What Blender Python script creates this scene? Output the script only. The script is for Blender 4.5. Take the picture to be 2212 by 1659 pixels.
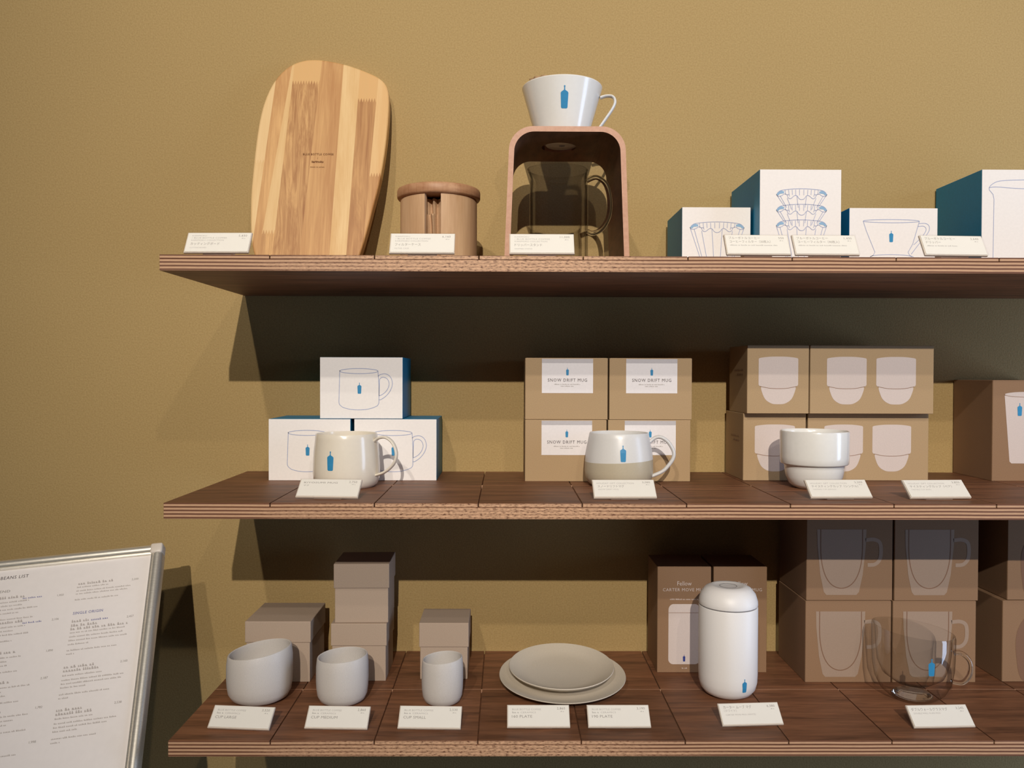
import bpy, bmesh, math, random
from mathutils import Vector, Matrix
from math import sin, cos, pi, radians

for o in list(bpy.data.objects):
    bpy.data.objects.remove(o, do_unlink=True)
SC = bpy.context.scene
COL = SC.collection
RND = random.Random(7)

# ------------------------------------------------------------------ camera
cam_data = bpy.data.cameras.new('camera')
cam = bpy.data.objects.new('camera', cam_data)
COL.objects.link(cam)
SC.camera = cam
_p, _y, _r = .01268, .00767, .00284
_F = Vector((sin(_y) * cos(_p), cos(_y) * cos(_p), -sin(_p)))
_rt = Vector((cos(_y), -sin(_y), 0))
_up = _rt.cross(_F)
_R = _rt * cos(_r) + _up * sin(_r)
_U = -_rt * sin(_r) + _up * cos(_r)
cam.matrix_world = Matrix(((_R.x, _U.x, -_F.x, 0), (_R.y, _U.y, -_F.y, -.918), (_R.z, _U.z, -_F.z, 1.4), (0, 0, 0, 1)))
cam_data.sensor_fit = 'HORIZONTAL'
cam_data.sensor_width = 36
cam_data.lens = 36 * 1763.69 / 2212
cam_data.clip_start = .02

# ------------------------------------------------------------------ light
world = bpy.data.worlds.new('world')
SC.world = world
world.use_nodes = True
world.node_tree.nodes['Background'].inputs[0].default_value = (.80, .88, 1, 1)
world.node_tree.nodes['Background'].inputs[1].default_value = .028

def spot(name, loc, aim, power, color, size, angle=60, blend=1):
    d = bpy.data.lights.new(name, 'SPOT')
    d.energy = power; d.color = color; d.shadow_soft_size = size
    d.spot_size = radians(angle); d.spot_blend = blend
    o = bpy.data.objects.new(name, d)
    COL.objects.link(o)
    o.location = loc
    o.rotation_euler = (Vector(aim) - Vector(loc)).to_track_quat('-Z', 'Y').to_euler()
    return o

WARM = (1, .905, .785)
spot('track_light_key', (-.03, -4.45, 3.4), (.28, .3, 1.78), 655, WARM, .022, 38)
spot('track_light_left', (-.73, -3.07, 3.4), (.1, .3, 1.75), 125, WARM, .03, 50)
spot('track_light_right', (.76, -2.62, 3.4), (.1, .3, 1.75), 42, WARM, .03, 50)

ad = bpy.data.lights.new('window_daylight', 'AREA')
ad.shape = 'RECTANGLE'; ad.size = .55; ad.size_y = 2.2
ad.energy = 29; ad.color = (.56, .72, 1)
ao = bpy.data.objects.new('window_daylight', ad)
COL.objects.link(ao)
ao.location = (2.4, -.75, 1.15)
ao.rotation_euler = (Vector((.3, .1, 1.3)) - Vector(ao.location)).to_track_quat('-Z', 'Y').to_euler()

SC.view_settings.view_transform = 'Standard'
SC.view_settings.look = 'None'
SC.view_settings.gamma = 1
SC.view_settings.use_curve_mapping = False
SC.view_settings.exposure = 0

# ------------------------------------------------------------------ materials
def srgb(r, g, b):
    f = lambda c: (c / 255 / 12.92) if c / 255 <= .04045 else ((c / 255 + .055) / 1.055) ** 2.4
    return (f(r), f(g), f(b), 1)

class NT:
    def __init__(self, name):
        self.m = bpy.data.materials.new(name)
        self.m.use_nodes = True
        self.t = self.m.node_tree
        self.b = self.t.nodes['Principled BSDF']
        self.out = self.t.nodes['Material Output']
    def n(self, typ, **kw):
        x = self.t.nodes.new(typ)
        for k, v in kw.items():
            if k.startswith('i_'):
                x.inputs[k[2:]].default_value = v
            elif k.startswith('n_'):
                x.inputs[int(k[2:])].default_value = v
            else:
                setattr(x, k, v)
        return x
    def l(self, a, b):
        self.t.links.new(a, b)
    def coords(self, scale=(1, 1, 1), loc=(0, 0, 0), rot=(0, 0, 0)):
        tc = self.n('ShaderNodeTexCoord')
        mp = self.n('ShaderNodeMapping')
        mp.inputs['Scale'].default_value = scale
        mp.inputs['Location'].default_value = loc
        mp.inputs['Rotation'].default_value = rot
        self.l(tc.outputs['Object'], mp.inputs[0])
        return mp.outputs[0]
    def noise(self, vec, scale, detail=3, rough=.5, dist=0):
        x = self.n('ShaderNodeTexNoise')
        x.inputs['Scale'].default_value = scale
        x.inputs['Detail'].default_value = detail
        x.inputs['Roughness'].default_value = rough
        x.inputs['Distortion'].default_value = dist
        if vec is not None: self.l(vec, x.inputs['Vector'])
        return x.outputs['Fac']
    def ramp(self, fac, stops, interp='LINEAR'):
        x = self.n('ShaderNodeValToRGB')
        x.color_ramp.interpolation = interp
        e = x.color_ramp.elements
        while len(e) < len(stops): e.new(.5)
        for k, (p, c) in enumerate(stops):
            e[k].position = p
            e[k].color = c if isinstance(c, tuple) else (c, c, c, 1)
        self.l(fac, x.inputs[0])
        return x.outputs[0]
    def mix(self, fac, a, b, mode='MIX'):
        x = self.n('ShaderNodeMix')
        x.data_type = 'RGBA'; x.blend_type = mode
        for sock, v in ((x.inputs[0], fac), (x.inputs[6], a), (x.inputs[7], b)):
            if hasattr(v, 'links'): self.l(v, sock)
            else: sock.default_value = v
        return x.outputs[2]
    def math(self, op, a, b=None):
        x = self.n('ShaderNodeMath'); x.operation = op
        for k, v in enumerate((a, b)):
            if v is None: continue
            if hasattr(v, 'links'): self.l(v, x.inputs[k])
            else: x.inputs[k].default_value = v
        return x.outputs[0]
    def bump(self, h, strength=.2, dist=.001):
        x = self.n('ShaderNodeBump')
        x.inputs['Strength'].default_value = strength
        x.inputs['Distance'].default_value = dist
        self.l(h, x.inputs['Height'])
        self.l(x.outputs[0], self.b.inputs['Normal'])
    def base(self, c, rough=.5, spec=.5, metal=0, coat=0):
        s = self.b.inputs['Base Color']
        if hasattr(c, 'links'): self.l(c, s)
        else: s.default_value = c
        self.b.inputs['Roughness'].default_value = rough
        self.b.inputs['Specular IOR Level'].default_value = spec
        self.b.inputs['Metallic'].default_value = metal
        self.b.inputs['Coat Weight'].default_value = coat
        self.b.inputs['Coat Roughness'].default_value = .06
        return self.m

def speckled(name, c, var=.08, rough=.7, spec=.3, scale=600, bump=.05, coat=0):
    """plain colour with fine procedural mottling"""
    t = NT(name)
    v = t.coords()
    f = t.noise(v, scale, 2, .6)
    lo = tuple(x * (1 - var) for x in c[:3]) + (1,)
    hi = tuple(min(1, x * (1 + var)) for x in c[:3]) + (1,)
    col = t.ramp(f, [(.3, lo), (.7, hi)])
    if bump: t.bump(f, bump, .0004)
    return t.base(col, rough, spec, coat=coat)

M = {}
# painted wall: ochre plaster with a fine orange-peel grain
t = NT('ochre_wall_paint')
v = t.coords()
f = t.noise(v, 420, 3, .62)
g = t.noise(v, 2.2, 3, .5)
c1 = t.ramp(f, [(.28, srgb(171, 144, 95)), (.72, srgb(189, 162, 111))])
c2 = t.ramp(g, [(.3, (.95, .95, .95, 1)), (.7, (1, 1, 1, 1))])
t.bump(f, .35, .0016)
M['wall'] = t.base(t.mix(1, c1, c2, 'MULTIPLY'), .72, .25)
M['floor'] = speckled('grey_floor', srgb(120, 112, 104), .1, .6, .4, 40)

# walnut veneer and plywood edge share shelf-local coordinates
def wood_ply(name, top_a, top_b, edge_hi, edge_lo, thick=.018, layers=4.5, grain=(6, 60, 60), chips=True, edge_axis='Z'):
    t = NT(name)
    v = t.coords(grain)
    oi = t.n('ShaderNodeObjectInfo')
    add = t.n('ShaderNodeVectorMath', operation='ADD')
    t.l(v, add.inputs[0]); t.l(t.math('MULTIPLY', oi.outputs['Random'], 37.0), add.inputs[1])
    f1 = t.noise(add.outputs[0], 1.2, 5, .6, .8)
    f2 = t.noise(add.outputs[0], 6, 3, .6)
    c = t.ramp(t.math('ADD', t.math('MULTIPLY', f1, .75), t.math('MULTIPLY', f2, .25)), [(.3, top_a), (.66, top_b)])
    tint = t.math('ADD', t.math('MULTIPLY', oi.outputs['Random'], .28), .86)
    tc = t.n('ShaderNodeTexCoord'); sp = t.n('ShaderNodeSeparateXYZ'); t.l(tc.outputs['Object'], sp.inputs[0])
    cm = t.n('ShaderNodeCombineXYZ')
    for k in range(3): t.l(tint, cm.inputs[k])
    c = t.mix(1, c, cm.outputs[0], 'MULTIPLY')
    # edge: alternating plies
    wob = t.noise(t.coords((9, 9, 20)), 1, 2, .5)
    z = t.math('ADD', sp.outputs['Z'], t.math('MULTIPLY', t.math('SUBTRACT', wob, .5), .0012))
    ph = t.math('FRACT', t.math('MULTIPLY', z, layers / thick))
    stripe = t.ramp(ph, [(.0, edge_lo), (.12, edge_hi), (.58, edge_hi), (.68, edge_lo), (.95, edge_lo)])
    if chips:
        ch = t.noise(t.coords((210, 210, 650)), 1, 2, .6)
        chc = t.ramp(ch, [(.36, edge_lo), (.46, edge_hi), (.66, tuple(min(1, x * 1.45) for x in edge_hi[:3]) + (1,))])
        far = t.math('ADD', t.math('ABSOLUTE', t.math('ADD', sp.outputs['X'], .03)), t.math('MULTIPLY', t.noise(t.coords((5, 0, 90)), 1, 2, .5), .30))
        where = t.ramp(far, [(.26, .65), (.40, 0)])
        stripe = t.mix(where, stripe, chc)
    fib = t.noise(t.coords((120, 120, 500)), 1, 2, .6)
    stripe = t.mix(1, stripe, t.ramp(fib, [(.25, .86), (.75, 1.0)]), 'MULTIPLY')
    geo = t.n('ShaderNodeTexCoord'); sn = t.n('ShaderNodeSeparateXYZ'); t.l(geo.outputs['Normal'], sn.inputs[0])
    if edge_axis == 'Z':
        fac = t.math('GREATER_THAN', t.math('ABSOLUTE', sn.outputs['Z']), .6)
    else:
        fac = t.math('LESS_THAN', t.math('ABSOLUTE', sn.outputs['Y']), .6)
    t.bump(f2, .12, .0006)
    return t.base(t.mix(fac, stripe, c), .52, .35)

M['shelf'] = wood_ply('walnut_plywood', srgb(82, 53, 37), srgb(146, 99, 70), srgb(206, 164, 130), srgb(112, 72, 52))
M['seam'] = speckled('seam_filler', srgb(186, 146, 118), .1, .6)
t = NT('bent_plywood')
v = t.coords((30, 8, 30))
f = t.noise(v, 3, 4, .6)
c = t.ramp(f, [(.3, srgb(96, 60, 44)), (.7, srgb(134, 90, 66))])
sp = t.n('ShaderNodeSeparateXYZ'); tc = t.n('ShaderNodeTexCoord'); t.l(tc.outputs['Normal'], sp.inputs[0])
f3 = t.noise(t.coords((220, 20, 220)), 1, 3, .6)
e = t.ramp(f3, [(.3, srgb(196, 148, 122)), (.7, srgb(208, 162, 136))])
M['bent'] = t.base(t.mix(t.math('GREATER_THAN', t.math('ABSOLUTE', sp.outputs['Y']), .6), c, e), .5, .35)

def oak(name, a, b, cut=None, a2=None, b2=None, seed=0., dist=1.6, grain=(26, 26, 3)):
    """oak stave; past the finger joint at height `cut` the second colour takes over"""
    t = NT(name)
    v = t.coords(grain, (seed, seed * 1.7, seed))
    f = t.noise(v, 2.0, 5, .62, dist)
    fine = t.noise(t.coords((420, 420, 14), (seed, 0, 0)), 1, 3, .7)
    mixf = t.math('ADD', t.math('MULTIPLY', f, .7), t.math('MULTIPLY', fine, .3))
    c = t.ramp(mixf, [(.36, a), (.50, tuple((x + y) / 2 for x, y in zip(a, b))), (.62, b)])
    if cut is not None:
        c2 = t.ramp(mixf, [(.3, a2), (.7, b2)])
        sp = t.n('ShaderNodeSeparateXYZ'); tc = t.n('ShaderNodeTexCoord'); t.l(tc.outputs['Object'], sp.inputs[0])
        saw = t.math('PINGPONG', t.math('MULTIPLY', sp.outputs['X'], 520.0), 1.0)
        zz = t.math('ADD', sp.outputs['Z'], t.math('MULTIPLY', saw, .007))
        c = t.mix(t.math('GREATER_THAN', zz, cut), c, c2)
    t.bump(fine, .08, .0004)
    return t.base(c, .48, .35)

M['beech'] = oak('beech_wood', srgb(196, 156, 118), srgb(220, 184, 146), seed=3, dist=.3, grain=(20, 20, 3))
M['beech_lid'] = oak('beech_lid', srgb(172, 124, 90), srgb(204, 160, 124), seed=5, dist=.6, grain=(6, 20, 40))
M['white_card'] = speckled('white_card', srgb(246, 242, 240), .02, .55, .4, 300, .02)
M['blue_card'] = speckled('blue_card', srgb(10, 132, 176), .05, .5, .45, 300, .02)
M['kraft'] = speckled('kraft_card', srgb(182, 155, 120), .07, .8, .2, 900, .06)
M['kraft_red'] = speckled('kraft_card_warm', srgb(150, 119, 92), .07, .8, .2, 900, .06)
M['grey_card'] = speckled('greige_card', srgb(182, 162, 144), .04, .8, .2, 700, .05)
M['label'] = speckled('label_paper', srgb(240, 236, 238), .02, .6, .3, 300, .01)
M['label_band'] = speckled('label_seal', srgb(196, 192, 196), .03, .45, .5, 300, .01)
M['pale_print'] = speckled('pale_print', srgb(216, 202, 196), .03, .7, .3, 600, .01)
M['blue_print'] = speckled('blue_print', srgb(52, 142, 194), .03, .5, .4, 300, 0)
M['light_blue_print'] = speckled('light_blue_print', srgb(146, 184, 218), .04, .5, .4, 300, 0)
M['line_print'] = speckled('line_print', srgb(164, 175, 210), .03, .6, .3, 300, 0)
M['grey_print'] = speckled('grey_print', srgb(168, 162, 158), .04, .6, .3, 300, 0)
M['dark_print'] = speckled('dark_print', srgb(92, 84, 88), .05, .6, .3, 300, 0)
M['soft_print'] = speckled('soft_print', srgb(200, 196, 192), .02, .6, .3, 300, 0)
M['brand'] = speckled('burnt_brand', srgb(96, 54, 26), .08, .7, .2, 300, 0)
M['kraft_line'] = speckled('brown_line_print', srgb(150, 118, 96), .04, .7, .2, 300, 0)
M['cream'] = speckled('cream_glaze', srgb(238, 230, 215), .012, .22, .5, 200, 0, coat=.35)
M['white_glaze'] = speckled('white_glaze', srgb(240, 240, 238), .012, .2, .5, 200, 0, coat=.35)
M['sand_glaze'] = speckled('sand_glaze', srgb(196, 186, 164), .02, .35, .45, 400, 0)
M['snow_glaze'] = speckled('snow_glaze', srgb(226, 226, 226), .012, .3, .5, 400, 0)
M['stone'] = speckled('stoneware', srgb(212, 207, 203), .05, .45, .4, 1100, .05)
M['plate'] = speckled('plate_stoneware', srgb(216, 206, 190), .045, .55, .35, 900, .05)
M['powder'] = speckled('white_powder_coat', srgb(242, 240, 240), .02, .42, .45, 1400, .08)
M['seam_dark'] = speckled('dark_gap', srgb(110, 108, 110), .05, .6, .3, 200, 0)
M['tag_card'] = speckled('tag_card', srgb(254, 251, 244), .005, .5, .4, 200, .01)
M['plastic'] = speckled('white_plastic', srgb(226, 216, 204), .02, .35, .5, 200, .01)
M['menu_paper'] = speckled('menu_paper', srgb(246, 240, 238), .012, .5, .4, 120, .01)
M['dark_plastic'] = speckled('dark_plastic', srgb(58, 52, 50), .05, .5, .4, 200, .01)
M['filter_paper'] = speckled('unbleached_filter_paper', srgb(204, 170, 136), .05, .85, .15, 500, .06)
t = NT('brushed_aluminium')
f = t.noise(t.coords((30, 900, 900)), 1, 3, .6)
t.bump(f, .05, .0002)
M['metal'] = t.base(t.ramp(f, [(.3, srgb(226, 220, 208)), (.7, srgb(246, 241, 230))]), .36, .5, .72)

def glass(name, edge, tint=(1, 1, 1, 1), refl=1.5):
    """thin clear glass: clear face-on, darker where the wall is seen edge-on, mirror-like by Fresnel"""
    t = NT(name)
    lw = t.n('ShaderNodeLayerWeight'); lw.inputs['Blend'].default_value = .5
    col = t.ramp(lw.outputs['Facing'], [(.0, tint), (.60, tint), (.84, tuple((a + b) / 2 for a, b in zip(tint, edge))), (1, edge)])
    tr = t.n('ShaderNodeBsdfTransparent'); t.l(col, tr.inputs[0])
    gl = t.n('ShaderNodeBsdfGlossy'); gl.inputs['Roughness'].default_value = .015
    fr = t.n('ShaderNodeFresnel'); fr.inputs['IOR'].default_value = refl
    mx = t.n('ShaderNodeMixShader')
    ge = t.n('ShaderNodeNewGeometry')
    front = t.math('SUBTRACT', 1.0, ge.outputs['Backfacing'])
    t.l(t.math('MULTIPLY', fr.outputs[0], front), mx.inputs[0]); t.l(tr.outputs[0], mx.inputs[1]); t.l(gl.outputs[0], mx.inputs[2])
    t.l(mx.outputs[0], t.out.inputs['Surface'])
    return t.m
M['glass'] = glass('clear_glass', (.34, .32, .29, 1), (.965, .965, .96, 1), 1.7)
t = NT('solid_glass')
t.b.inputs['Transmission Weight'].default_value = 1
t.b.inputs['IOR'].default_value = 1.47
M['solid_glass'] = t.base((.97, .98, .97, 1), 0, .5)
M['acrylic'] = glass('clear_acrylic', (.75, .76, .78, 1), (.985, .985, .985, 1), 1.35)

# ------------------------------------------------------------------ mesh helpers
def link(name, me, mat, parent=None, smooth=False, loc=None):
    mats = mat if isinstance(mat, (list, tuple)) else [mat]
    for m_ in mats: me.materials.append(m_)
    if smooth:
        me.polygons.foreach_set('use_smooth', [True] * len(me.polygons))
        if hasattr(me, 'set_sharp_from_angle'): me.set_sharp_from_angle(angle=radians(40))
    o = bpy.data.objects.new(name, me)
    COL.objects.link(o)
    if parent is not None: o.parent = parent
    if loc is not None: o.location = loc
    return o

def from_bm(name, bm, mat, parent=None, smooth=False, loc=None):
    bmesh.ops.recalc_face_normals(bm, faces=bm.faces)
    me = bpy.data.meshes.new(name); bm.to_mesh(me); bm.free()
    return link(name, me, mat, parent, smooth, loc)

def from_py(name, vs, fs, mat, parent=None, smooth=False, loc=None):
    me = bpy.data.meshes.new(name); me.from_pydata([tuple(v_) for v_ in vs], [], fs); me.update()
    return link(name, me, mat, parent, smooth, loc)

def add_box(bm, x0, x1, y0, y1, z0, z1, bev=0., seg=1):
    r = bmesh.ops.create_cube(bm, size=1)
    vs = r['verts']
    for v_ in vs:
        v_.co = Vector((x0 + (v_.co.x + .5) * (x1 - x0), y0 + (v_.co.y + .5) * (y1 - y0), z0 + (v_.co.z + .5) * (z1 - z0)))
    if bev:
        es = list({e_ for v_ in vs for e_ in v_.link_edges})
        bmesh.ops.bevel(bm, geom=es, offset=bev, segments=seg, affect='EDGES', profile=.5)
    return bm

def box(name, x0, x1, y0, y1, z0, z1, mat, parent=None, bev=0., seg=1):
    return from_bm(name, add_box(bmesh.new(), x0, x1, y0, y1, z0, z1, bev, seg), mat, parent)

def lathe(name, prof, mat, parent=None, seg=64, warp=None, a0=0., a1=2 * pi):
    full = abs((a1 - a0) - 2 * pi) < 1e-6
    n = seg if full else seg + 1
    vs, fs, rows = [], [], []
    for r, z in prof:
        if r < 1e-6:
            rows.append([len(vs)]); vs.append(Vector((0, 0, z))); continue
        row = []
        for k in range(n):
            a = a0 + (a1 - a0) * k / seg
            row.append(len(vs)); vs.append(Vector((r * cos(a), r * sin(a), z)))
        rows.append(row)
    if warp: vs = [warp(v_) for v_ in vs]
    for A, B in zip(rows, rows[1:]):
        m_ = n if full else n - 1
        for k in range(m_):
            k2 = (k + 1) % n
            if len(A) == 1 and len(B) == 1: continue
            if len(A) == 1: fs.append((A[0], B[k], B[k2]))
            elif len(B) == 1: fs.append((A[k], A[k2], B[0]))
            else: fs.append((A[k], A[k2], B[k2], B[k]))
    bm = bmesh.new()
    bv = [bm.verts.new(v_) for v_ in vs]
    for f_ in fs:
        try: bm.faces.new([bv[i] for i in f_])
        except ValueError: pass
    if not full:
        for idx in (0, -1):
            loop = [bv[r_[idx]] if len(r_) > 1 else bv[r_[0]] for r_ in rows]
            try: bm.faces.new(loop)
            except ValueError: pass
    return from_bm(name, bm, mat, parent, True)

def crom(pts, n=8, closed=False):
    """Catmull-Rom through points of any dimension"""
    P = [Vector(p_) for p_ in pts]
    out = []
    N = len(P)
    rng = range(N if closed else N - 1)
    for i in rng:
        if closed: a, b, c, d = P[i - 1], P[i], P[(i + 1) % N], P[(i + 2) % N]
        else: a, b, c, d = P[max(i - 1, 0)], P[i], P[i + 1], P[min(i + 2, N - 1)]
        for k in range(n):
            s = k / n
            out.append(.5 * ((2 * b) + (c - a) * s + (2 * a - 5 * b + 4 * c - d) * s * s + (3 * b - a - 3 * c + d) * s ** 3))
    if not closed: out.append(P[-1].copy())
    return out

def strap(name, path, side, wid, thick, mat, parent=None, seg=12):
    """elliptical tube along path; `side` is the direction of the wide axis"""
    P = crom(path, 7)
    S = Vector(side).normalized()
    bm = bmesh.new(); rows = []
    for i, p_ in enumerate(P):
        T = (P[min(i + 1, len(P) - 1)] - P[max(i - 1, 0)]).normalized()
        Nn = T.cross(S).normalized()
        w = wid(i / (len(P) - 1)) if callable(wid) else wid
        rows.append([bm.verts.new(p_ + S * (w / 2 * cos(2 * pi * k / seg)) + Nn * (thick / 2 * sin(2 * pi * k / seg))) for k in range(seg)])
    for A, B in zip(rows, rows[1:]):
        for k in range(seg):
            bm.faces.new((A[k], A[(k + 1) % seg], B[(k + 1) % seg], B[k]))
    bm.faces.new(rows[0]); bm.faces.new(rows[-1])
    return from_bm(name, bm, mat, parent, True)

# flat print: everything below makes thin flat shapes in a plane given by fn(u, v) -> 3D
def ribbon_bm(bm, pts, w, fn, closed=False):
    P = [Vector(p_) for p_ in pts]
    n = len(P); rows = []
    for i in range(n):
        a = P[(i - 1) % n] if closed else P[max(i - 1, 0)]
        b = P[(i + 1) % n] if closed else P[min(i + 1, n - 1)]
        t_ = (b - a)
        if t_.length < 1e-9: t_ = Vector((1, 0))
        t_.normalize(); nn = Vector((-t_.y, t_.x)) * w / 2
        rows.append((bm.verts.new(fn(*(P[i] + nn))), bm.verts.new(fn(*(P[i] - nn)))))
    for i in range(n if closed else n - 1):
        j = (i + 1) % n
        bm.faces.new((rows[i][0], rows[i][1], rows[j][1], rows[j][0]))

def fill_bm(bm, pts, fn):
    bm.faces.new([bm.verts.new(fn(*p_)) for p_ in pts])

def lines(name, polys, w, fn, mat, parent):
    bm = bmesh.new()
    for pts, closed in polys: ribbon_bm(bm, pts, w, fn, closed)
    me = bpy.data.meshes.new(name); bm.to_mesh(me); bm.free()
    return link(name, me, mat, parent)

def fills(name, polys, fn, mat, parent):
    bm = bmesh.new()
    for pts in polys: fill_bm(bm, pts, fn)
    bmesh.ops.triangulate(bm, faces=bm.faces)
    me = bpy.data.meshes.new(name); bm.to_mesh(me); bm.free()
    return link(name, me, mat, parent)

def arc(cx, cy, rx, ry, a0, a1, n=24):
    return [(cx + rx * cos(radians(a0 + (a1 - a0) * k / n)), cy + ry * sin(radians(a0 + (a1 - a0) * k / n))) for k in range(n + 1)]

BOTTLE = [(0, .105), (.02, .14), (.06, .158), (.3, .168), (.55, .18), (.66, .184), (.70, .176), (.745, .13), (.775, .075), (.80, .034), (.84, .026), (.93, .024), (.95, .036), (.975, .036), (1, .026)]
def bottle_logo(cx, cz, h, fn, parent, mat=None, name='bottle_logo'):
    """the small bottle emblem, centred on cx with its foot at cz"""
    vs, fs = [], []
    K = 6
    for t_, hw in BOTTLE:
        for k in range(K + 1):
            vs.append(fn(cx + hw * h * (2 * k / K - 1), cz + t_ * h))
    for i in range(len(BOTTLE) - 1):
        for k in range(K):
            a = i * (K + 1) + k
            fs.append((a, a + 1, a + K + 2, a + K + 1))
    return from_py(name, vs, fs, mat or M['blue_print'], parent)

_text_cache = {}
def text(name, s, size, x, y, fn, mat, parent, align='LEFT', space=1., fat=0., width=None):
    """lettering as flat geometry, laid out at (x, y) in the plane of fn; width squeezes it to fit"""
    cu = bpy.data.curves.new('lettering', 'FONT')
    cu.body = s; cu.size = size; cu.align_x = 'LEFT'; cu.space_character = space; cu.offset = fat * size
    cu.resolution_u = 2; cu.fill_mode = 'FRONT'
    tmp = bpy.data.objects.new('lettering', cu)
    COL.objects.link(tmp)
    dg = bpy.context.evaluated_depsgraph_get()
    me = bpy.data.meshes.new_from_object(tmp.evaluated_get(dg))
    bpy.data.objects.remove(tmp, do_unlink=True); bpy.data.curves.remove(cu)
    if not me.vertices: return None
    xs = [v_.co.x for v_ in me.vertices]
    x0, x1 = min(xs), max(xs)
    k = (width / (x1 - x0)) if width else 1
    off = {'LEFT': 0, 'CENTER': -(x1 - x0) * k / 2, 'RIGHT': -(x1 - x0) * k}[align]
    for v_ in me.vertices:
        v_.co = fn(x + off + (v_.co.x - x0) * k, y + v_.co.y)
    me.name = name
    me.materials.clear()
    return link(name, me, mat, parent)

def small_print(name, rows, h, fn, mat, parent, seed=1):
    """rows of print too small to read: (x0, x1, y) each, broken into word-long dashes"""
    r_ = random.Random(seed); bm = bmesh.new()
    for row in rows:
        x0, x1, y = row[:3]; hh = row[3] if len(row) > 3 else h
        slope = row[4] if len(row) > 4 else 0
        x = x0
        while x < x1 - hh * .5:
            n = r_.randint(2, 7)
            for _ in range(n):
                wch = hh * r_.uniform(.45, .8)
                if x + wch > x1: break
                yy = y + (x - x0) * slope; top = hh * r_.choice((.7, .7, 1))
                fill_bm(bm, [(x, yy), (x + wch, yy), (x + wch, yy + top * .45), (x + wch * .6, yy + top * .45), (x + wch * .6, yy + top), (x, yy + top)], fn)
                x += wch + hh * .22
            x += hh * .55
    me = bpy.data.meshes.new(name); bm.to_mesh(me); bm.free()
    o = link(name, me, mat, parent)
    o['kind'] = 'stuff'
    return o

def thing(name, label, cat, loc=(0, 0, 0), rotz=0., group=None, rot=None):
    o = bpy.data.objects.new(name, None)
    COL.objects.link(o)
    o.location = loc
    o.rotation_euler = rot if rot else (0, 0, rotz)
    o.empty_display_size = .02
    o['label'] = label; o['category'] = cat
    if group: o['group'] = group
    return o

Z1, Z2, Z3 = 1.5323, 1.2538, .985
WALL = .300

# ------------------------------------------------------------------ setting
w = box('wall_back', -2.6, 3.2, WALL, WALL + .12, 0, 3.5, M['wall']); w['kind'] = 'structure'
w = box('floor', -2.6, 3.2, -5.2, WALL + .12, -.1, 0, M['floor']); w['kind'] = 'structure'

# ------------------------------------------------------------------ shelves
JX = [-.2647, -.1475, -.0305, .0866, .2045, .3220, .4395, .5560, .6735, .7905, .9080]
def shelf(z, x0, label):
    s = thing('wall_shelf', label, 'shelf', (0, 0, z), group='plywood wall shelves')
    x1 = 1.02; T = .018; d = .2985
    box('board', x0, x1, 0, d, -T, -.0046, M['shelf'], s, .0003)
    xs = [x0] + JX + [x1]
    g = .0007
    for a, b in zip(xs, xs[1:]):
        for y0, y1 in ((0, .1497), (.1513, d)):
            box('tile', a + (g if a != x0 else 0), b - (g if b != x1 else 0), y0, y1, -.0045, 0, M['shelf'], s, .0003)
    box('seam_strip', x0, x1, .1498, .1512, -.0045, -.0002, M['seam'], s)
    return s
shelf(Z1, -.3878, 'topmost walnut plywood shelf under the cutting board and the dripper stand')
shelf(Z2, -.3840, 'middle walnut plywood shelf carrying the mugs and kraft boxes')
shelf(Z3, -.3795, 'lowest walnut plywood shelf carrying cups, plates and the white travel mug')

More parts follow.
